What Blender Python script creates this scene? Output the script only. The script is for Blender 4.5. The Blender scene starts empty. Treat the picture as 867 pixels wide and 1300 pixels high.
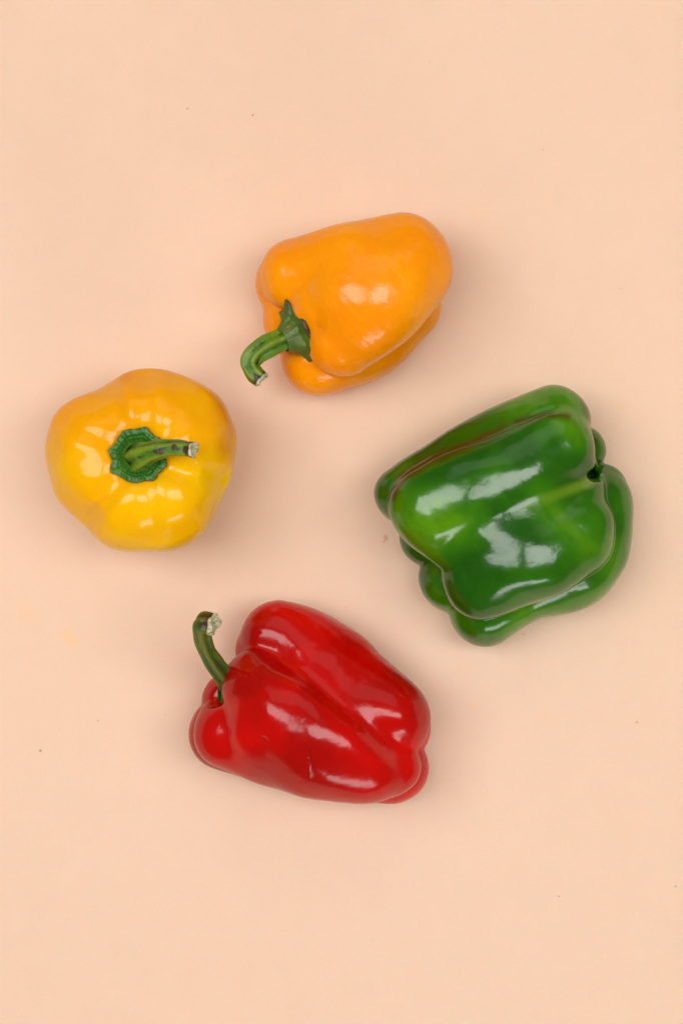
import bpy, math, random
import numpy as np
from mathutils import Vector, Matrix

random.seed(4); np.random.seed(4)
S = 0.00036            # metres per pixel of the photograph on the table top
CAMH = 0.80            # camera height above the table (m)
HP = CAMH / S
CX, CY = 433.5, 650.0
sc = bpy.context.scene

# ------------------------------------------------------------- camera
cam = bpy.data.cameras.new("camera"); camo = bpy.data.objects.new("camera", cam)
sc.collection.objects.link(camo); sc.camera = camo
cam.sensor_fit = 'VERTICAL'; cam.sensor_height = 36.0; cam.sensor_width = 24.0
cam.lens = 36.0 * CAMH / (1300 * S)
cam.clip_start = 0.01; cam.clip_end = 50
camo.location = (0, 0, CAMH); camo.rotation_euler = (0, 0, 0)

# ------------------------------------------------------------- world + lamps
w = bpy.data.worlds.new("World"); sc.world = w; w.use_nodes = True
w.node_tree.nodes['Background'].inputs[0].default_value = (1.0, 0.64, 0.40, 1)
w.node_tree.nodes['Background'].inputs[1].default_value = 0.22

def area(name, loc, target, sx, sy, power, col=(1, 1, 1)):
    l = bpy.data.lights.new(name, 'AREA'); l.shape = 'RECTANGLE'; l.size = sx; l.size_y = sy
    l.energy = power; l.color = col
    o = bpy.data.objects.new(name, l); sc.collection.objects.link(o)
    o.location = loc
    d = Vector(target) - Vector(loc)
    o.rotation_euler = d.to_track_quat('-Z', 'Y').to_euler()
    return o
area("window_light", (-0.64, 0.14, 1.46), (0, 0, 0), 0.68, 1.15, 16.0, (1.0, 0.99, 0.98))
area("softbox_light", (0.60, 0.06, 1.50), (0, 0, 0), 0.52, 1.00, 12.5, (1.0, 0.99, 0.98))
area("far_fill_light", (0.10, 1.20, 1.15), (0, 0, 0), 1.90, 0.90, 3.6, (1.0, 0.95, 0.88))  # added fill lamp from the far side, softens the shadows
area("low_strip_light", (0.35, -1.28, 0.55), (0, 0, 0), 0.90, 0.28, 5.2, (1.0, 1.0, 1.0))
sc.view_settings.view_transform = 'Standard'; sc.view_settings.look = 'None'
sc.view_settings.exposure = -0.10; sc.view_settings.gamma = 1.0
sc.view_settings.use_curve_mapping = False

# ------------------------------------------------------------- node helpers
def newmat(name):
    m = bpy.data.materials.new(name); m.use_nodes = True
    nt = m.node_tree; b = nt.nodes['Principled BSDF']
    return m, nt, b
def N(nt, t, **kw):
    n = nt.nodes.new(t)
    for k, v in kw.items():
        if k.startswith('_'): setattr(n, k[1:], v)
        else: n.inputs[k].default_value = v
    return n
def noise(nt, co, scale, detail=3, rough=0.5, dist=0.0):
    n = N(nt, 'ShaderNodeTexNoise', Scale=scale, Detail=detail, Roughness=rough, Distortion=dist)
    nt.links.new(co, n.inputs['Vector']); return n.outputs['Fac']
def ramp(nt, f, stops):
    r = nt.nodes.new('ShaderNodeValToRGB'); e = r.color_ramp.elements
    while len(e) < len(stops): e.new(0.5)
    for i, (p, c) in enumerate(stops):
        e[i].position = p; e[i].color = (c if len(c) == 4 else (*c, 1)) if not isinstance(c, (int, float)) else (c, c, c, 1)
    nt.links.new(f, r.inputs[0]); return r.outputs[0]
def mix(nt, f, a, b, mode='MIX'):
    m = nt.nodes.new('ShaderNodeMix'); m.data_type = 'RGBA'; m.blend_type = mode
    for v, i in ((f, 0), (a, 6), (b, 7)):
        if isinstance(v, (int, float)): m.inputs[i].default_value = v
        elif isinstance(v, tuple): m.inputs[i].default_value = (*v[:3], 1)
        else: nt.links.new(v, m.inputs[i])
    return m.outputs[2]
def mth(nt, op, a, b=0.0, clamp=False):
    m = nt.nodes.new('ShaderNodeMath'); m.operation = op; m.use_clamp = clamp
    for v, i in ((a, 0), (b, 1)):
        if isinstance(v, (int, float)): m.inputs[i].default_value = v
        else: nt.links.new(v, m.inputs[i])
    return m.outputs[0]
def bump(nt, h, strength, dist, prev=None):
    b = N(nt, 'ShaderNodeBump', Strength=strength, Distance=dist)
    nt.links.new(h, b.inputs['Height'])
    if prev is not None: nt.links.new(prev, b.inputs['Normal'])
    return b.outputs[0]

# apparent pixel of the photograph + height (in px units) -> metres
def P(u, v, z):
    f = (1 - z / HP)
    return np.array([(u - CX) * f * S, -(v - CY) * f * S, z * S])

# ------------------------------------------------------------- table
def make_table():
    m, nt, b = newmat("peach_paper")
    co = nt.nodes.new('ShaderNodeTexCoord').outputs['Object']
    n1 = noise(nt, co, 3.2, 2, 0.5)
    c = ramp(nt, n1, [(0.3, (0.82, 0.60, 0.445)), (0.7, (0.81, 0.605, 0.465))])
    n2 = noise(nt, co, 900, 2, 0.6)
    c = mix(nt, 1.0, c, ramp(nt, n2, [(0.2, 0.955), (0.8, 1.0)]), 'MULTIPLY')
    n4 = noise(nt, co, 55, 5, 0.65, 0.5)
    c = mix(nt, 1.0, c, ramp(nt, n4, [(0.3, 0.975), (0.7, 1.0)]), 'MULTIPLY')
    wob = nt.nodes.new('ShaderNodeTexNoise'); wob.inputs['Scale'].default_value = 130; wob.inputs['Detail'].default_value = 2
    nt.links.new(co, wob.inputs['Vector'])
    va = N(nt, 'ShaderNodeVectorMath', _operation='MULTIPLY_ADD')
    nt.links.new(wob.outputs['Color'], va.inputs[0])
    def spots(lst, amp, c):
        va = N(nt, 'ShaderNodeVectorMath', _operation='MULTIPLY_ADD')
        nt.links.new(wob.outputs['Color'], va.inputs[0]); va.inputs[1].default_value = (amp, amp, 0)
        nt.links.new(co, va.inputs[2])
        for (u, v, r, col, soft, a) in lst:
            p = P(u, v, 0)
            d = N(nt, 'ShaderNodeVectorMath', _operation='DISTANCE')
            nt.links.new(va.outputs[0], d.inputs[0]); d.inputs[1].default_value = (p[0] + amp / 2, p[1] + amp / 2, 0)
            mr = N(nt, 'ShaderNodeMapRange'); mr.inputs[1].default_value = r * S; mr.inputs[2].default_value = r * S * (1 - soft)
            mr.inputs[3].default_value = 0; mr.inputs[4].default_value = a
            nt.links.new(d.outputs['Value'], mr.inputs[0])
            c = mix(nt, mr.outputs[0], c, col)
        return c
    ye = (0.84, 0.55, 0.30); br = (0.35, 0.20, 0.10); tn = (0.62, 0.38, 0.22)
    c = spots([(88, 809, 11, ye, .5, .55), (94, 817, 8, ye, .5, .5), (35, 777, 16, ye, .6, .28), (600, 898, 9, ye, .6, .25), (584, 848, 9, ye, .6, .25),
               (688, 908, 9, ye, .6, .25), (792, 518, 6, ye, .5, .45), (604, 268, 12, ye, .7, .25), (640, 232, 9, ye, .6, .2), (491, 681, 4.0, tn, .5, .8),
               (489, 686, 2.8, tn, .5, .7), (160, 965, 11, ye, .7, .14)], 0.006, c)
    c = spots([(52, 953, 2.3, br, .6, .75), (125, 915, 1.7, br, .6, .5), (321, 146, 1.8, br, .6, .75), (238, 138, 2.2, tn, .6, .9),
               (689, 190, 1.4, br, .6, .5), (546, 78, 1.3, tn, .6, .6), (709, 1138, 1.5, br, .6, .8), (857, 1125, 1.7, br, .6, .7),
               (808, 917, 2.6, tn, .6, .8), (665, 805, 1.6, br, .6, .6), (788, 366, 1.8, tn, .6, .5), (614, 78, 1.1, tn, .6, .6),
               (76, 925, 1.3, tn, .6, .4), (300, 225, 1.1, tn, .6, .5), (210, 907, 1.6, tn, .6, .4), (764, 1101, 1.4, tn, .6, .4)], 0.0008, c)
    nt.links.new(c, b.inputs['Base Color'])
    b.inputs['Roughness'].default_value = 0.62
    b.inputs['Subsurface Weight'].default_value = 0.55; b.inputs['Subsurface Scale'].default_value = 0.012
    b.inputs['Subsurface Radius'].default_value = (1.0, 0.40, 0.22)
    b.inputs['Specular IOR Level'].default_value = 0.30
    nt.links.new(bump(nt, n2, 0.10, 0.0002), b.inputs['Normal'])
    # a sheet with a slight waviness
    n = 60; L = 1.3
    xs = np.linspace(-L, L, n); vs = [(x, y, 0.0) for y in xs for x in xs]
    fs = [(j * n + i, j * n + i + 1, (j + 1) * n + i + 1, (j + 1) * n + i) for j in range(n - 1) for i in range(n - 1)]
    me = bpy.data.meshes.new("tabletop"); me.from_pydata(vs, [], fs); me.materials.append(m)
    me.polygons.foreach_set('use_smooth', [True] * len(me.polygons))
    o = bpy.data.objects.new("tabletop", me); sc.collection.objects.link(o)
    o['kind'] = 'structure'; o['label'] = 'smooth matte peach paper surface under the peppers'
    return o
make_table()

# ------------------------------------------------------------- implicit body modelling
def catmull(pts, n=7):
    pts = np.asarray(pts, float)
    if len(pts) < 3: 
        t = np.linspace(0, 1, 6)[:, None]; return pts[0] * (1 - t) + pts[-1] * t
    q = np.vstack([2 * pts[0] - pts[1], pts, 2 * pts[-1] - pts[-2]])
    out = []
    for i in range(1, len(q) - 2):
        p0, p1, p2, p3 = q[i - 1], q[i], q[i + 1], q[i + 2]
        for t in np.linspace(0, 1, n, endpoint=False):
            out.append(0.5 * ((2 * p1) + (-p0 + p2) * t + (2 * p0 - 5 * p1 + 4 * p2 - p3) * t * t + (-p0 + 3 * p1 - 3 * p2 + p3) * t ** 3))
    out.append(q[-2]); return np.array(out)

FINE = [False]
class Lobe:
    """sausage of changing thickness through apparent points (u, v, z, r, k)."""
    def __init__(s, pts, n=6):
        a = []
        for (u, v, z, r, k) in pts:
            f = 1 - z / HP; p = P(u, v, z)
            a.append([p[0], p[1], p[2], r * f * S, k * S])
        s.c = catmull(a, 4); s.fine = catmull(a, 12)
    def __call__(s, p):
        best = np.full(len(p), 1e9, np.float32); kk = np.zeros(len(p), np.float32)
        for a, b in zip(*((s.fine[:-1], s.fine[1:]) if FINE[0] else (s.c[:-1], s.c[1:]))):
            ab = (b - a)[:3]; L = max((ab ** 2).sum(), 1e-12)
            q = p - a[:3].astype(np.float32)
            h = np.clip((q @ ab.astype(np.float32)) / L, 0, 1)
            d = np.sqrt(((q - h[:, None] * ab.astype(np.float32)) ** 2).sum(1)) - (a[3] + h * (b[3] - a[3]))
            m = d < best; best = np.where(m, d, best); kk = np.where(m, a[4] + h * (b[4] - a[4]), kk)
        return best.astype(np.float32), kk.astype(np.float32)

def smin(a, b, k):
    h = np.maximum(k - np.abs(a - b), 0) / np.maximum(k, 1e-9)
    return np.minimum(a, b) - h * h * h * k / 6.0

class Wob:
    def __init__(s, seed, terms):
        r = np.random.RandomState(seed); s.t = []
        for wl, amp, n in terms:
            for _ in range(n):
                d = r.normal(size=3); d /= np.linalg.norm(d)
                s.t.append((d * 2 * math.pi / (wl * S * r.uniform(.75, 1.3)), r.uniform(0, 6.28), amp * S / math.sqrt(n)))
    def __call__(s, p):
        o = 0
        for d, ph, a in s.t: o = o + a * np.sin(p @ d.astype(np.float32) + np.float32(ph))
        return o

def field(lobes, cuts, wob, grooves=()):
    def f(p):
        acc, _ = lobes[0](p)
        for l in lobes[1:]:
            d, k = l(p); acc = smin(acc, d, k)
        if wob is not None: acc = acc + wob(p)
        for (c, r, k) in cuts:                      # dents
            c = c.astype(np.float32) if c.ndim == 1 else c
            if c.ndim == 2:
                ab = (c[1] - c[0]).astype(np.float32); q = p - c[0].astype(np.float32)
                h = np.clip(q @ ab / (ab @ ab), 0, 1); d = np.sqrt(((q - h[:, None] * ab) ** 2).sum(1)) - r
            else:
                d = np.sqrt(((p - c) ** 2).sum(1)) - r
            acc = -smin(-acc, d, np.float32(k))
        for (pts, depth, width) in grooves:
            dd = None
            for a, b in zip(pts[:-1], pts[1:]):
                ab = (b - a).astype(np.float32); q = p - a.astype(np.float32)
                h = np.clip(q @ ab / (ab @ ab), 0, 1); d = ((q - h[:, None] * ab) ** 2).sum(1)
                dd = d if dd is None else np.minimum(dd, d)
            acc = acc + np.float32(depth) * np.exp(-dd / np.float32(width ** 2))
        acc = -smin(-acc, p[:, 2] + 0.0, np.float32(0.004)) # rests flat on the table
        return acc.astype(np.float32)
    return f

def mesh_from_field(f, lo, hi, h, smooth=14):
    lo = np.array(lo); hi = np.array(hi); B = 4
    nb = np.ceil((hi - lo) / (h * B)).astype(int)
    dim = nb * B + 1
    gx, gy, gz = np.meshgrid(*[np.arange(n) for n in nb], indexing='ij')
    bc = np.stack([gx, gy, gz], -1).reshape(-1, 3)
    cen = (lo + (bc + 0.5) * B * h).astype(np.float32)
    d = f(cen)
    near = np.abs(d) < B * h * 1.05
    V = np.ones(tuple(dim), np.float32)
    # fill far blocks with sign
    sg = np.where(d < 0, -1, 1).astype(np.float32).reshape(nb)
    V[:-1, :-1, :-1] = np.repeat(np.repeat(np.repeat(sg, B, 0), B, 1), B, 2)
    off = np.stack(np.meshgrid(*[np.arange(B + 1)] * 3, indexing='ij'), -1).reshape(-1, 3)
    idx = (bc[near][:, None, :] * B + off[None]).reshape(-1, 3)
    key = np.unique((idx[:, 0] * dim[1] + idx[:, 1]) * dim[2] + idx[:, 2])
    out = np.empty(len(key), np.float32)
    for s in range(0, len(key), 200000):
        k = key[s:s + 200000]
        p = np.stack([k // (dim[1] * dim[2]), (k // dim[2]) % dim[1], k % dim[2]], -1)
        out[s:s + 200000] = f((lo + p * h).astype(np.float32))
    V.reshape(-1)[key] = out
    ins = V < 0
    c = [(i, j, k) for i in (0, 1) for j in (0, 1) for k in (0, 1)]
    sh = tuple(dim - 1)
    cnt = np.zeros(sh, np.int8)
    sl = lambda i, j, k: (slice(i, i + sh[0]), slice(j, j + sh[1]), slice(k, k + sh[2]))
    for q in c: cnt += ins[sl(*q)]
    act = (cnt > 0) & (cnt < 8)
    vid = -np.ones(sh, np.int64); ai = np.argwhere(act); vid[act] = np.arange(len(ai))
    acc = np.zeros((len(ai), 3)); n = np.zeros(len(ai))
    vals = {q: V[ai[:, 0] + q[0], ai[:, 1] + q[1], ai[:, 2] + q[2]] for q in c}
    for a in c:
        for ax in range(3):
            if a[ax]: continue
            b = list(a); b[ax] = 1; b = tuple(b)
            va, vb = vals[a], vals[b]; m = (va < 0) != (vb < 0)
            t = np.where(m, va / np.where(m, va - vb, 1), 0)
            p = np.array(a)[None] + t[:, None] * (np.array(b) - np.array(a))[None]
            acc += np.where(m[:, None], p, 0); n += m
    verts = lo + (ai + acc / n[:, None]) * h
    quads = []
    for ax in range(3):
        o1, o2 = [(1, 2), (2, 0), (0, 1)][ax]
        s0 = [slice(None)] * 3; s1 = [slice(None)] * 3; s0[ax] = slice(0, -1); s1[ax] = slice(1, None)
        A = ins[tuple(s0)]; Bm = ins[tuple(s1)]
        e = np.argwhere(A != Bm)
        ok = (e[:, o1] > 0) & (e[:, o2] > 0) & (e[:, o1] < sh[o1]) & (e[:, o2] < sh[o2]); e = e[ok]
        flip = A[e[:, 0], e[:, 1], e[:, 2]]
        def g(d1, d2):
            q = e.copy(); q[:, o1] -= d1; q[:, o2] -= d2
            return vid[q[:, 0], q[:, 1], q[:, 2]]
        Q = np.stack([g(1, 1), g(0, 1), g(0, 0), g(1, 0)], -1)
        Q = np.where(flip[:, None], Q, Q[:, ::-1]); quads.append(Q)
    Q = np.vstack(quads)
    # relax and project on the true surface
    FINE[0] = True
    eps = h * 0.5
    def proj(v):
        v = v.astype(np.float32); d = f(v)
        g = np.stack([(f(v + np.float32(eps) * e) - d) for e in np.eye(3, dtype=np.float32)], -1) / eps
        gn = (g ** 2).sum(1)
        return v - (d / np.maximum(gn, 0.25))[:, None] * g
    nv = len(verts); ii = np.concatenate([Q[:, a] for a in range(4) for _ in (0, 1)]); jj = np.concatenate([Q[:, (a + b) % 4] for a in range(4) for b in (1, 3)])
    deg = np.maximum(np.bincount(ii, minlength=nv), 1)[:, None]
    def lap(v): return np.stack([np.bincount(ii, weights=v[jj, a], minlength=nv) for a in range(3)], -1) / deg - v
    verts = proj(verts + 0.5 * lap(verts))
    verts = proj(verts + 0.5 * lap(verts))
    FINE[0] = False
    for it in range(smooth):                        # Taubin smoothing: takes out facets, keeps the volume
        verts = verts + 0.55 * lap(verts); verts = verts - 0.56 * lap(verts)
    verts[:, 2] = np.maximum(verts[:, 2], 0.0002)
    return verts, Q

def link_mesh(name, verts, faces, mat, parent=None, attrs=None, origin=None):
    me = bpy.data.meshes.new(name)
    verts = np.asarray(verts, float)
    if origin is not None: verts = verts - origin
    faces = np.asarray(faces) if isinstance(faces, np.ndarray) else faces
    me.from_pydata(verts.tolist(), [], faces.tolist() if isinstance(faces, np.ndarray) else faces)
    me.polygons.foreach_set('use_smooth', [True] * len(me.polygons))
    me.materials.append(mat)
    for k, a in (attrs or {}).items():
        at = me.attributes.new(k, 'FLOAT', 'POINT'); at.data.foreach_set('value', np.asarray(a, np.float32))
    me.update()
    o = bpy.data.objects.new(name, me); sc.collection.objects.link(o)
    if parent: o.parent = parent
    return o

def empty(name, loc, label, cat='bell pepper', group=None):
    o = bpy.data.objects.new(name, None); sc.collection.objects.link(o); o.location = loc
    o['label'] = label; o['category'] = cat; o.empty_display_size = 0.02
    if group: o['group'] = group
    return o

# ------------------------------------------------------------- skins
def skin(name, cols, crease_col_=None, coatr=0.17, **kw): return _skin(name, cols, crease_col_, coatr=coatr, **kw)
def _skin(name, cols, crease_col, spec=None, rough=0.22, sss=0.10, sscol=None, speck=0.35, bumpy=1.0, coat=0.6, coatr=0.17, scar=False, coati=1.49, patch_col=None, patch2_col=None):
    m, nt, b = newmat(name)
    co = nt.nodes.new('ShaderNodeTexCoord').outputs['Object']
    def attr(n):
        a = nt.nodes.new('ShaderNodeAttribute'); a.attribute_name = n; return a.outputs['Fac']
    n1 = noise(nt, co, 22, 3, 0.5, 0.4)
    c = ramp(nt, n1, [(0.36, cols[0]), (0.52, cols[1]), (0.70, cols[2])])
    # fine mottling
    n2 = noise(nt, co, 260, 4, 0.65)
    c = mix(nt, ramp(nt, n2, [(0.45, 0.0), (0.75, 0.35)]), c, crease_col)
    if patch_col:
        f = mth(nt, 'ADD', attr('patch'), mth(nt, 'MULTIPLY', mth(nt, 'SUBTRACT', noise(nt, co, 120, 3), 0.5), 0.5))
        f = mth(nt, 'MULTIPLY', f, mth(nt, 'GREATER_THAN', attr('patch'), 0.02))
        c = mix(nt, ramp(nt, f, [(0.05, 0.0), (0.75, 1.0)]), c, patch_col)
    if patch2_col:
        c = mix(nt, attr('rib_shade_tint'), c, patch2_col)
    # tiny specks and scuffs
    vor = N(nt, 'ShaderNodeTexVoronoi', Scale=170.0); nt.links.new(co, vor.inputs['Vector'])
    msk = noise(nt, co, 45, 2)
    sp = mth(nt, 'MULTIPLY', ramp(nt, vor.outputs['Distance'], [(0.05, 1.0), (0.10, 0.0)]), ramp(nt, msk, [(0.60, 0.0), (0.70, 1.0)]))
    c = mix(nt, mth(nt, 'MULTIPLY', sp, speck), c, spec or (0.25, 0.12, 0.03))
    nt.links.new(c, b.inputs['Base Color'])
    r = mth(nt, 'ADD', rough, mth(nt, 'MULTIPLY', noise(nt, co, 70, 4, 0.6), 0.16))
    nt.links.new(r, b.inputs['Roughness'])
    b.inputs['IOR'].default_value = 1.45; b.inputs['Specular IOR Level'].default_value = 0.0
    b.inputs['Subsurface Weight'].default_value = sss
    b.inputs['Subsurface Radius'].default_value = sscol or (1.0, 0.4, 0.1)
    b.inputs['Subsurface Scale'].default_value = 0.004
    b.inputs['Coat Weight'].default_value = coat
    b.inputs['Coat Roughness'].default_value = coatr; b.inputs['Coat IOR'].default_value = coati
    h1 = noise(nt, co, 55, 2, 0.5)
    n_ = bump(nt, h1, 0.20 * bumpy, 0.0035)
    h2 = noise(nt, co, 240, 3, 0.6)
    n_ = bump(nt, h2, 0.18 * bumpy, 0.0007, n_)
    nt.links.new(n_, b.inputs['Normal'])
    if scar: n_ = bump(nt, mth(nt, 'MULTIPLY', attr('patch'), -1.0), 1.0, 0.0008, n_)
    n3 = bump(nt, h1, 0.20 * bumpy, 0.0035)
    n3 = bump(nt, h2, 0.13 * bumpy, 0.0006, n3)
    if scar: n3 = bump(nt, mth(nt, 'MULTIPLY', attr('patch'), -1.0), 1.0, 0.0008, n3)
    nt.links.new(n3, b.inputs['Coat Normal'])
    return m

def stem_mat(name, a, bcol, c, dark=(0.05, 0.02, 0.008), amount=0.5, shiny=0.38):
    m, nt, b = newmat(name)
    co = nt.nodes.new('ShaderNodeTexCoord').outputs['Object']
    at = nt.nodes.new('ShaderNodeAttribute'); at.attribute_name = 'ridge'
    aw = nt.nodes.new('ShaderNodeAttribute'); aw.attribute_name = 'wear'
    n1 = noise(nt, co, 90, 4, 0.6, 0.6)
    base = ramp(nt, n1, [(0.35, a), (0.55, bcol), (0.75, c)])
    base = mix(nt, mth(nt, 'MULTIPLY', at.outputs['Fac'], 0.55), base, c)
    n2 = noise(nt, co, 210, 4, 0.7, 0.8)
    f = mth(nt, 'ADD', mth(nt, 'MULTIPLY', aw.outputs['Fac'], 0.9), mth(nt, 'MULTIPLY', mth(nt, 'SUBTRACT', n2, 0.5), 1.3))
    base = mix(nt, ramp(nt, f, [(0.35, 0.0), (0.60, 1.0)]), base, dark)
    base = mix(nt, ramp(nt, n2, [(0.66, 0.0), (0.78, amount)]), base, (0.22, 0.12, 0.03))
    nt.links.new(base, b.inputs['Base Color'])
    b.inputs['Roughness'].default_value = shiny
    b.inputs['Subsurface Weight'].default_value = 0.05; b.inputs['Subsurface Scale'].default_value = 0.002
    n5 = noise(nt, co, 700, 3, 0.6)
    nt.links.new(bump(nt, n5, 0.5, 0.0003, bump(nt, n2, 0.8, 0.0008)), b.inputs['Normal'])
    return m

def cut_mat():
    m, nt, b = newmat("dry_cut_end")
    co = nt.nodes.new('ShaderNodeTexCoord').outputs['Object']
    n = noise(nt, co, 480, 4, 0.7, 1.0)
    nt.links.new(ramp(nt, n, [(0.33, (0.16, 0.09, 0.03)), (0.45, (0.42, 0.40, 0.22)), (0.62, (0.62, 0.62, 0.45)), (0.8, (0.38, 0.22, 0.10))]), b.inputs['Base Color'])
    b.inputs['Roughness'].default_value = 0.8
    nt.links.new(bump(nt, n, 0.9, 0.0008), b.inputs['Normal'])
    return m
CUT = cut_mat()

# ------------------------------------------------------------- stems
def sweep(pts, nseg=26, sides=40, ridges=5, rdepth=0.10, seed=0, flare=None, twist=0.8, wob=0.05):
    """closed tube through apparent points (u,v,z,r) -> verts, faces, attrs, end frame"""
    a = [[*P(u, v, z), r * (1 - z / HP) * S] for (u, v, z, r) in pts]
    c = catmull(a, 8); rnd = np.random.RandomState(seed)
    ph = rnd.uniform(0, 6.28, 8)
    pos = c[:, :3]; T = np.gradient(pos, axis=0); T /= np.linalg.norm(T, axis=1)[:, None]
    up = np.array([0.3, 0.5, 0.8]); nrm = []
    n0 = np.cross(T[0], up); n0 /= np.linalg.norm(n0)
    for t in T:
        n0 = n0 - t * (n0 @ t); n0 /= np.linalg.norm(n0); nrm.append(n0.copy())
    V = []; ridge = []; wear = []; M = len(c)
    th = np.linspace(0, 2 * math.pi, sides, endpoint=False)
    for i in range(M):
        s = i / (M - 1); b = np.cross(T[i], nrm[i])
        g = np.cos(ridges * th + twist * s * 3 + ph[0])
        rr = c[i, 3] * (1 + rdepth * g + wob * np.sin(2 * th + 5 * s + ph[1]) + wob * 0.8 * np.sin(3 * th - 9 * s + ph[2]) + 0.03 * np.sin(9 * s * 3 + ph[3]))
        V += list(pos[i] + np.cos(th)[:, None] * nrm[i] * rr[:, None] + np.sin(th)[:, None] * b * rr[:, None])
        ridge += list(np.clip(g, 0, 1)); wear += list(max(0, (s - 0.82) * 3.2) + 0.60 * np.clip(-g - 0.2, 0, 1) + 0.12 * s)
    F = [(i * sides + j, i * sides + (j + 1) % sides, (i + 1) * sides + (j + 1) % sides, (i + 1) * sides + j) for i in range(M - 1) for j in range(sides)]
    return np.array(V), F, {'ridge': ridge, 'wear': wear}, (pos[-1], T[-1], nrm[-1], np.cross(T[-1], nrm[-1]), V[-sides:], pos[0])

def cut_end(end, seed, depth=0.25):
    """rough cut face closing the tube: raised fibrous rim and a sunken pith"""
    pos, t, n, b, rim, _ = end
    rnd = np.random.RandomState(seed); rim = np.array(rim); R = np.linalg.norm(rim - pos, axis=1).mean()
    V = []; sides = len(rim); prof = [(1.0, -0.05), (1.05, 0.10), (0.97, 0.28), (0.80, 0.30), (0.62, 0.12), (0.45, -0.10), (0.25, -0.12)]
    jit = rnd.uniform(-1, 1, (len(prof), sides)); jit = (jit + np.roll(jit, 1, 1) + np.roll(jit, -1, 1)) / 3
    lump = 1 + 0.6 * np.sin(np.linspace(0, 6.28, sides, endpoint=False) * 2 + seed) 
    for k, (f, h) in enumerate(prof):
        hh = R * (h * lump + (0.10 * jit[k] if k else 0))
        V += list(pos + (rim - pos) * (f + (0.05 * jit[k][:, None] if k else 0)) + t * hh[:, None])
    V.append(pos - t * R * 0.05)
    F = [(i * sides + j, i * sides + (j + 1) % sides, (i + 1) * sides + (j + 1) % sides, (i + 1) * sides + j) for i in range(len(prof) - 1) for j in range(sides)]
    L = len(V) - 1; F += [((len(prof) - 1) * sides + j, (len(prof) - 1) * sides + (j + 1) % sides, L) for j in range(sides)]
    return np.array(V), F

def calyx(center, normal, R, r0, tips, cup=0.0, seed=0, thick=0.0012, tipamp=0.12, bumps=0.03, rise=0.4, ax_scale=(1, 1), rot=0.0, phase=None):
    """green collar: polygonal disc rising into the stem"""
    rnd = np.random.RandomState(seed)
    n = np.array(normal, float); n /= np.linalg.norm(n)
    e1 = np.cross([0, 0, 1.0] if abs(n[2]) < 0.9 else [0, 1.0, 0], n); e1 /= np.linalg.norm(e1); e2 = np.cross(n, e1)
    sides = 96; th = np.linspace(0, 2 * math.pi, sides, endpoint=False)
    tw = rnd.uniform(0.6, 1.3, tips)
    seg = (th * tips / (2 * math.pi) + rot) % tips; fr = seg - np.floor(seg); idx = np.floor(seg).astype(int) % tips
    amp = np.where(fr < .5, tw[idx], tw[(idx + 1) % tips]); peak = (np.abs(fr - 0.5) * 2) ** 1.6
    rad = 1 + tipamp * (peak * amp - 0.45)
    rad = rad * (1 + 0.035 * np.sin(3 * th + seed) + 0.02 * np.sin(11 * th + 2 * seed) + 0.012 * np.sin(23 * th + seed))
    pamp = 0.65 + 0.45 * np.sin(2 * th + 1.3 * seed) * np.sin(5 * th + seed)
    prof = np.linspace(0, 1, 16); V = []; ridge = []; wear = []
    for side in (0, 1):
        for s in (prof if side == 0 else prof[::-1]):
            rr = r0 + (R * rad - r0) * s
            h = rise * R * (1 - s) ** 2.6 + cup * R * s ** 2.2
            pucker = bumps * R * np.sin(math.pi * min(1, s * 1.05)) * np.abs(np.sin(th * tips * 1.5 + 0.7)) * pamp
            pucker = pucker + bumps * R * 0.8 * math.exp(-((s - 0.45) / 0.12) ** 2) * -1
            hh = h + pucker - (thick if side else 0) + 0.03 * R * s * s * np.sin(th * 2 + seed) + 0.05 * R * s ** 3 * np.sin(th * tips + seed)
            if side and s == 1: hh = hh + thick * 0.1
            V += list(center + e1 * (np.cos(th) * rr * ax_scale[0])[:, None] + e2 * (np.sin(th) * rr * ax_scale[1])[:, None] + n * hh[:, None])
            ridge += [0.2 + 0.3 * (1 - s) + (1.2 if s > 0.95 else 0)] * sides; wear += [0.75 * max(0, s - 0.93) / 0.07 + 0.25 * max(0, s - 0.6)] * sides
    M = 32
    F = [(i * sides + j, i * sides + (j + 1) % sides, (i + 1) * sides + (j + 1) % sides, (i + 1) * sides + j) for i in range(M - 1) for j in range(sides)]
    return np.array(V), F, {'ridge': ridge, 'wear': wear}

def segdist(p, a, b):
    ab = b - a; h = np.clip(((p - a) @ ab) / (ab @ ab), 0, 1); return np.linalg.norm(p - a - h[:, None] * ab, axis=1), h
def polydist(p, pts):
    pts = [P(*q) for q in pts]
    return np.min([segdist(p, a, b)[0] for a, b in zip(pts[:-1], pts[1:])], axis=0)
def uv_of(verts):
    f = 1 - verts[:, 2] / CAMH
    return np.stack([verts[:, 0] / S / f + CX, -verts[:, 1] / S / f + CY], -1)
def poly2d(verts, pts):          # distance, in px, of each vertex to a line drawn on the skin
    p = uv_of(verts); pts = np.array(pts, float)
    return np.min([segdist(p, a, b)[0] for a, b in zip(pts[:-1], pts[1:])], axis=0)

H = 1.9 * S
def G(pts, depth, width): return ([P(*q) for q in pts], depth * S, width * S)
def build(lobes, cuts=(), wob=None, grooves=()):
    f = field(lobes, cuts, wob, grooves)
    allp = np.vstack([l.c for l in lobes]); r = allp[:, 3].max() * 1.25
    lo = allp[:, :3].min(0) - r; hi = allp[:, :3].max(0) + r; lo[2] = -0.003
    return mesh_from_field(f, lo, hi, H)

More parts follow.
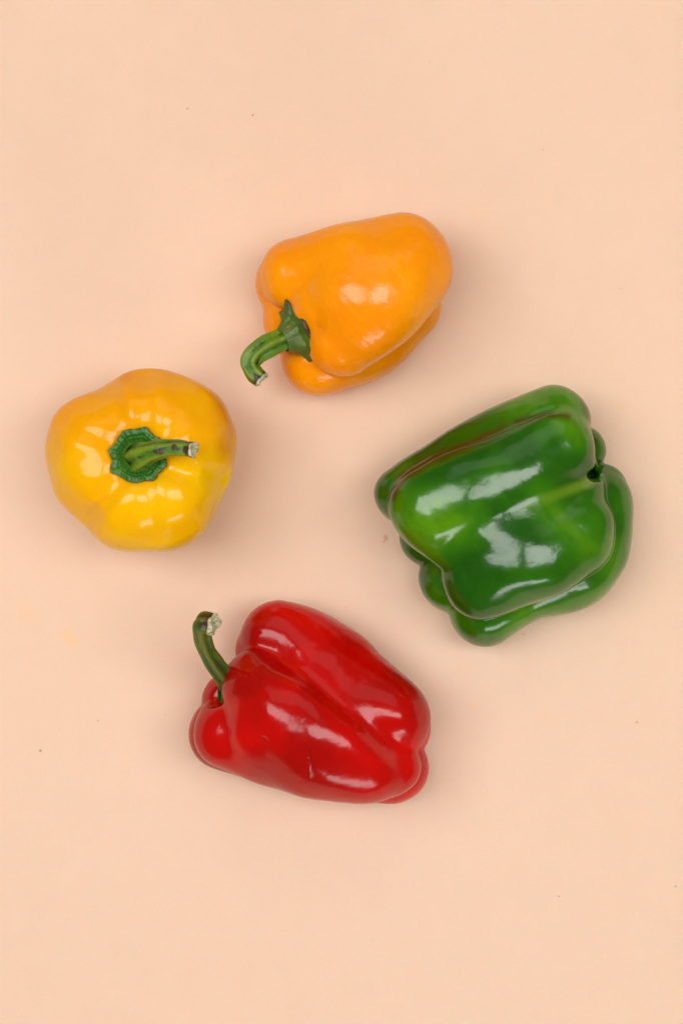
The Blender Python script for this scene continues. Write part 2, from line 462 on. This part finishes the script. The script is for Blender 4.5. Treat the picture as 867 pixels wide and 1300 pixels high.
# ================================================================= orange pepper
def orange_pepper():
    E = 9
    lobes = [Lobe([(415, 393, 92, 42, 20), (450, 380, 95, 60, 20), (505, 350, 82, 56, 20)]),
             Lobe([(378, 349, 94, 46, 12), (440, 334, 114, 50, 34), (510, 318, 98, 46, 34)]),
             Lobe([(412, 386, 114, 42, 16), (466, 366, 129, 56, 40), (519, 336, 104, 47, 40)]),
             Lobe([(434, 432, 110, 46, 14), (474, 398, 129, 50, 50), (515, 345, 104, 47, 44)]),
             Lobe([(411, 451, 50, 52, 6), (466, 430, 46, 51, 5), (514, 390, 42, 45, 3)]),
             Lobe([(372, 362, 50, 46, E), (400, 355, 48, 46, 16), (500, 330, 48, 40, 24)]),
             Lobe([(379, 404, 50, 44, E), (430, 400, 50, 40, 20)])]
    cuts = [(np.array([P(360, 433, 104), P(383, 420, 100)]), 26 * S, 9 * S)]
    v, q = build(lobes, cuts, Wob(3, [(140, 1.6, 5), (60, 0.5, 6)]))
    loc = Vector(P(460, 385, 0)); loc.z = 0
    t = empty("bell_pepper", loc, "orange bell pepper lying on its side with a hooked green stem")
    org = np.array(loc)
    mat = skin("orange_skin", [(0.87, 0.27, 0.0005), (0.89, 0.31, 0.0005), (0.91, 0.35, 0.001)], (0.85, 0.24, 0.0005), speck=0.25,
               sscol=(1, .45, .05), sss=0.2, rough=0.34, coat=0.85, bumpy=2.4, coatr=0.20)
    link_mesh("body", v, q, mat, t, origin=org)
    sm = stem_mat("orange_pepper_stem", (0.040, 0.14, 0.003), (0.085, 0.21, 0.004), (0.20, 0.25, 0.012), amount=0.8)
    cm = stem_mat("orange_pepper_calyx", (0.018, 0.075, 0.003), (0.045, 0.12, 0.004), (0.12, 0.13, 0.010), amount=1.0)
    V, F, A = calyx(P(375, 424, 108), (-0.80, -0.42, 0.36), 34 * S, 13 * S, 6, cup=-0.10, seed=5, tipamp=0.27, rise=0.55, bumps=0.07, thick=0.0018, rot=0.35, ax_scale=(1.15, 0.95))
    link_mesh("calyx", V, F, cm, t, A, org)
    V, F, A, end = sweep([(384, 420, 100, 20), (373, 424, 106, 16), (358, 431, 112, 13.5), (338, 440, 120, 13.2), (323, 451, 124, 12.6), (318, 463, 124, 11.8), (323, 474, 126, 11), (331, 481, 126, 10.5)], seed=2, rdepth=0.15, ridges=5)
    st = link_mesh("stem", V, F, sm, t, A, org)
    V, F = cut_end(end, 3); link_mesh("cut_end", V, F, CUT, st, None, org)

# ================================================================= yellow pepper
def yellow_pepper():
    c = (178, 582)
    lobes = [Lobe([(178, 584, 50, 55, 30), (178, 584, 115, 70, 30)])]
    def L(u, v, r, k=26, top=150, inn=0.30, rt=0.88):
        du, dv = u - c[0], v - c[1]
        q = lambda a: (c[0] + du * a, c[1] + dv * a)
        return Lobe([(*q(.75), 46, r * .78, 30), (*q(.97), 100, r * .955, k + 22), (*q(1.0), top - 22, r * .97, k + 10), (*q(.86), top, r * .80, k * .8), (*q(.62), top + 2, r * .52, k * .7)])
    lobes += [L(119, 562, 58, 22), L(127, 604, 58, 26), L(152, 542, 45, 20), L(188, 529, 62, 18), L(230, 548, 64, 26), L(236, 584, 58, 26), L(168, 638, 62, 20), L(212, 634, 64, 26)]
    cuts = [(np.array([P(177, 580, 194), P(177, 580, 260)]), 26 * S, 22 * S),
            ]
    gr = [G([(184, 470, 150), (182, 500, 194), (180, 560, 200)], 11, 14), G([(104, 668, 140), (122, 648, 188), (150, 610, 200)], 10, 11), G([(198, 690, 175), (194, 655, 200), (187, 615, 200)], 6, 9), G([(288, 608, 140), (262, 602, 188), (212, 592, 200)], 10, 12), G([(75, 530, 165), (100, 545, 193), (145, 562, 200)], 6, 10), G([(262, 500, 170), (238, 518, 195), (205, 555, 200)], 6, 10), G([(128, 478, 130), (140, 500, 180), (158, 545, 200)], 8, 12)]
    v, q = build(lobes, cuts, Wob(8, [(90, 1.4, 6), (45, 0.7, 8)]), gr)
    loc = Vector(P(178, 584, 0)); loc.z = 0; org = np.array(loc)
    t = empty("bell_pepper", loc, "yellow bell pepper standing upright, green stem on top bent to the right")
    patch = np.clip(1 - poly2d(v, [(285, 510), (294, 545), (290, 570)]) / 26, 0, 1) * 0.6
    patch = np.maximum(patch, 0.8 * np.clip(1 - poly2d(v, [(150, 472), (160, 478)]) / 12, 0, 1))
    patch = np.maximum(patch, 0.30 * np.clip(1 - poly2d(v, [(112, 652), (128, 636), (136, 631)]) / 8, 0, 1))
    mat = skin("yellow_skin", [(0.84, 0.42, 0.0005), (0.84, 0.48, 0.0005), (0.84, 0.54, 0.001)], (0.90, 0.40, 0.001), speck=0.6,
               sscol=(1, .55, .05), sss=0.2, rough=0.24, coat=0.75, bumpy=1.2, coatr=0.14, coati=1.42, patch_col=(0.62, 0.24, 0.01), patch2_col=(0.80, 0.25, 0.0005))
    link_mesh("body", v, q, mat, t, {'patch': patch, 'rib_shade_tint': 0.62 * np.clip((640 - uv_of(v)[:, 1] - 0.35 * (uv_of(v)[:, 0] - 178)) / 170, 0, 1) ** 1.2}, org)  # oranger towards the upper left: ripening plus light and shade painted in
    sm = stem_mat("yellow_pepper_stem", (0.03, 0.13, 0.003), (0.09, 0.22, 0.005), (0.24, 0.32, 0.012), amount=0.3)
    cm = stem_mat("yellow_pepper_calyx", (0.010, 0.08, 0.003), (0.020, 0.13, 0.004), (0.06, 0.21, 0.012), amount=0.2, shiny=0.3)
    V, F, A = calyx(P(176, 579, 190), (0.0, 0.0, 1), 32.5 * S, 14 * S, 8, cup=0.12, seed=3, tipamp=0.12, rise=0.35, bumps=0.17, thick=0.002, rot=0.3)
    link_mesh("calyx", V, F, cm, t, A, org)
    V, F, A, end = sweep([(174, 582, 184, 19), (177, 580, 196, 17), (186, 576, 208, 14), (202, 571, 220, 11.5), (220, 569, 228, 10), (236, 570, 234, 10), (245, 571, 238, 10)], seed=6, rdepth=0.10, ridges=5)
    w_ = np.array(A['wear']); pu = uv_of(V)
    for (x, y, r) in [(206, 572, 6), (198, 573, 4), (222, 568, 4.5), (236, 570, 6), (187, 574, 2.5)]:
        w_ = np.maximum(w_, 0.85 * np.clip(1.4 - np.hypot(pu[:, 0] - x, pu[:, 1] - y) / r, 0, 1))
    A['wear'] = w_
    st = link_mesh("stem", V, F, sm, t, A, org)
    V, F = cut_end(end, 5); link_mesh("cut_end", V, F, CUT, st, None, org)

# ================================================================= green pepper
def green_pepper():
    e = 6
    lobes = [Lobe([(604, 680, 85, 48, 20), (640, 665, 92, 78, 20), (705, 625, 88, 62, 20)]),
             Lobe([(514, 628, 84, 39, 5), (545, 606, 88, 41, 9), (600, 580, 92, 43, 12), (650, 552, 94, 44, 16), (704, 534, 92, 46, 14)]),
             Lobe([(547, 638, 121, 52, 8), (592, 616, 131, 48, 14), (638, 594, 132, 46, 14), (700, 562, 114, 50, 12)]),
             Lobe([(556, 655, 119, 50, 34), (600, 640, 129, 50, 40), (650, 616, 128, 50, 40), (702, 578, 113, 46, 30)]),
             Lobe([(574, 686, 124, 34, 26), (620, 668, 122, 42, 30)]),
             Lobe([(612, 736, 114, 47, 7), (640, 728, 125, 50, 18), (682, 712, 127, 51, 18), (724, 681, 113, 53, 6)]),
             Lobe([(610, 722, 116, 43, 30), (640, 704, 128, 47, 38), (676, 684, 128, 49, 34), (726, 666, 113, 50, 20)]),
             Lobe([(616, 772, 50, 50, e), (664, 733, 52, 55, e), (728, 708, 58, 62, e), (745, 655, 56, 59, e), (757, 629, 50, 42, e)]),
             Lobe([(550, 678, 48, 43, e), (600, 660, 46, 43, e), (700, 590, 48, 46, 16), (735, 572, 52, 33, e)]),
             Lobe([(577, 735, 46, 46, e), (640, 700, 48, 46, 14)])]
    cuts = [(np.array([P(753, 600, 112), P(749, 604, 60)]), 6 * S, 13 * S),
            ]
    v, q = build(lobes, cuts, Wob(5, [(110, 1.8, 5), (55, 0.6, 6)]), [G([(746, 602, 150), (700, 621, 182), (650, 644, 184), (605, 668, 182), (575, 688, 172), (548, 710, 145)], 4.5, 10), G([(748, 606, 140), (715, 616, 174), (682, 630, 184)], 6, 8), G([(756, 603, 110), (730, 613, 160)], 9, 9), G([(500, 612, 130), (545, 584, 138), (600, 560, 145), (650, 538, 146), (700, 522, 140)], 4, 7)])
    loc = Vector(P(640, 655, 0)); loc.z = 0; org = np.array(loc)
    t = empty("bell_pepper", loc, "large dark green bell pepper on its side with brown streaks and no stem visible")
    up = v[:, 2] > 60 * S
    patch = np.clip(1.1 - poly2d(v, [(498, 632), (510, 606), (545, 584), (600, 562), (640, 540)]) / 6.5, 0, 1) * up * np.clip((655 - uv_of(v)[:, 0]) / 70, 0, 1) ** 0.6
    patch = np.maximum(patch, 0.65 * np.clip(1 - poly2d(v, [(655, 535), (690, 527), (720, 528)]) / 9, 0, 1) * up)
    patch = np.maximum(patch, 0.5 * np.clip(1 - poly2d(v, [(740, 510), (756, 550), (752, 585)]) / 9, 0, 1) * up)
    rib_shade_tint = np.clip(1.35 - poly2d(v, [(656, 649), (700, 630), (748, 612)]) / 8, 0, 1) * up * np.clip((uv_of(v)[:, 0] - 640) / 90, 0, 1)
    rib_shade_tint = rib_shade_tint ** 1.3 * 0.75
    mat = skin("green_skin", [(0.006, 0.08, 0.0005), (0.026, 0.155, 0.0005), (0.095, 0.27, 0.0005)], (0.012, 0.11, 0.0005), speck=0.25,
               sscol=(.3, 1, .1), sss=0.04, coati=1.55, rough=0.22, coat=1.0, bumpy=1.1, patch_col=(0.052, 0.042, 0.002), patch2_col=(0.15, 0.28, 0.012), spec=(0.4, 0.5, 0.1))
    link_mesh("body", v, q, mat, t, {'patch': patch, 'rib_shade_tint': rib_shade_tint}, org)

# ================================================================= red pepper
def red_pepper():
    e = 6
    lobes = [Lobe([(345, 880, 92, 55, 20), (410, 905, 90, 70, 20), (465, 935, 88, 60, 20)]),
             Lobe([(353, 812, 68, 46, 8), (394, 851, 58, 76, 24), (428, 884, 70, 74, 14), (484, 912, 86, 58, 10), (500, 922, 88, 45, 6)]),
             Lobe([(335, 873, 106, 52, 8), (370, 910, 119, 64, 20), (414, 942, 122, 59, 20), (464, 964, 107, 51, 14), (493, 970, 95, 42, 8)]),
             Lobe([(345, 925, 104, 58, 18), (400, 955, 108, 56, 24), (450, 966, 108, 50, 24)]),
             Lobe([(294, 930, 84, 46, 12), (335, 948, 86, 46, 20), (400, 966, 80, 44, 20)]),
             Lobe([(284, 930, 44, 45, e), (340, 950, 44, 44, e), (420, 972, 42, 42, e), (500, 975, 44, 44, e)]),
             Lobe([(302, 894, 52, 44, e), (360, 900, 60, 44, e)]),
             Lobe([(346, 826, 52, 45, e), (420, 850, 50, 46, e), (502, 925, 46, 44, e)])]
    cuts = [(np.array([P(270, 884, 100), P(300, 884, 96)]), 14 * S, 12 * S), (np.array([P(545, 960, 90), P(533, 955, 90)]), 5 * S, 8 * S)]
    v, q = build(lobes, cuts, Wob(12, [(120, 2.0, 5), (60, 0.6, 6)]), [G([(394, 950, 170), (396, 985, 155)], 3.0, 3.0), G([(345, 833, 125), (390, 866, 138), (440, 908, 143), (475, 935, 143), (507, 953, 136)], 7.5, 21), G([(296, 928, 130), (299, 940, 125)], 4, 5)])
    loc = Vector(P(400, 905, 0)); loc.z = 0; org = np.array(loc)
    t = empty("bell_pepper", loc, "glossy red bell pepper lying on its side with an upward curling stem")
    mat = skin("red_skin", [(0.34, 0.0004, 0.0004), (0.48, 0.0005, 0.0005), (0.62, 0.001, 0.0006)], (0.45, 0.001, 0.001), speck=0.35,
               sscol=(1, .1, .05), sss=0.1, rough=0.28, coat=0.8, bumpy=1.3, spec=(0.85, 0.30, 0.16), patch_col=(0.20, 0.002, 0.001), scar=True)
    pt = 0.45 * np.clip(1.5 - poly2d(v, [(393, 949), (395, 965), (397, 986)]) / 1.8, 0, 1) * (v[:, 2] > 80 * S)
    pt = np.maximum(pt, 0.7 * np.clip(1.4 - poly2d(v, [(333, 936), (338, 938)]) / 1.8, 0, 1) * (v[:, 2] > 80 * S) * 0.5)
    link_mesh("body", v, q, mat, t, {'patch': pt}, org)
    sm = stem_mat("red_pepper_stem", (0.016, 0.07, 0.003), (0.045, 0.12, 0.004), (0.17, 0.16, 0.012), amount=0.8)
    V, F, A = calyx(P(293, 879, 96), (-0.93, 0.1, 0.25), 27 * S, 12 * S, 5, cup=0.10, seed=9, tipamp=0.35, rise=0.5, bumps=0.03, thick=0.0015, rot=0.1)
    link_mesh("calyx", V, F, sm, t, A, org)
    V, F, A, end = sweep([(304, 878, 92, 15), (289, 864, 104, 12.5), (279, 850, 118, 12), (268, 834, 134, 11), (260, 817, 152, 10.5), (257, 802, 166, 11.5), (260, 792, 174, 13.5), (270, 793, 178, 13.5)], seed=4, rdepth=0.15, ridges=5)
    st = link_mesh("stem", V, F, sm, t, A, org)
    V, F = cut_end(end, 8); link_mesh("cut_end", V, F, CUT, st, None, org)

orange_pepper(); yellow_pepper(); green_pepper(); red_pepper()
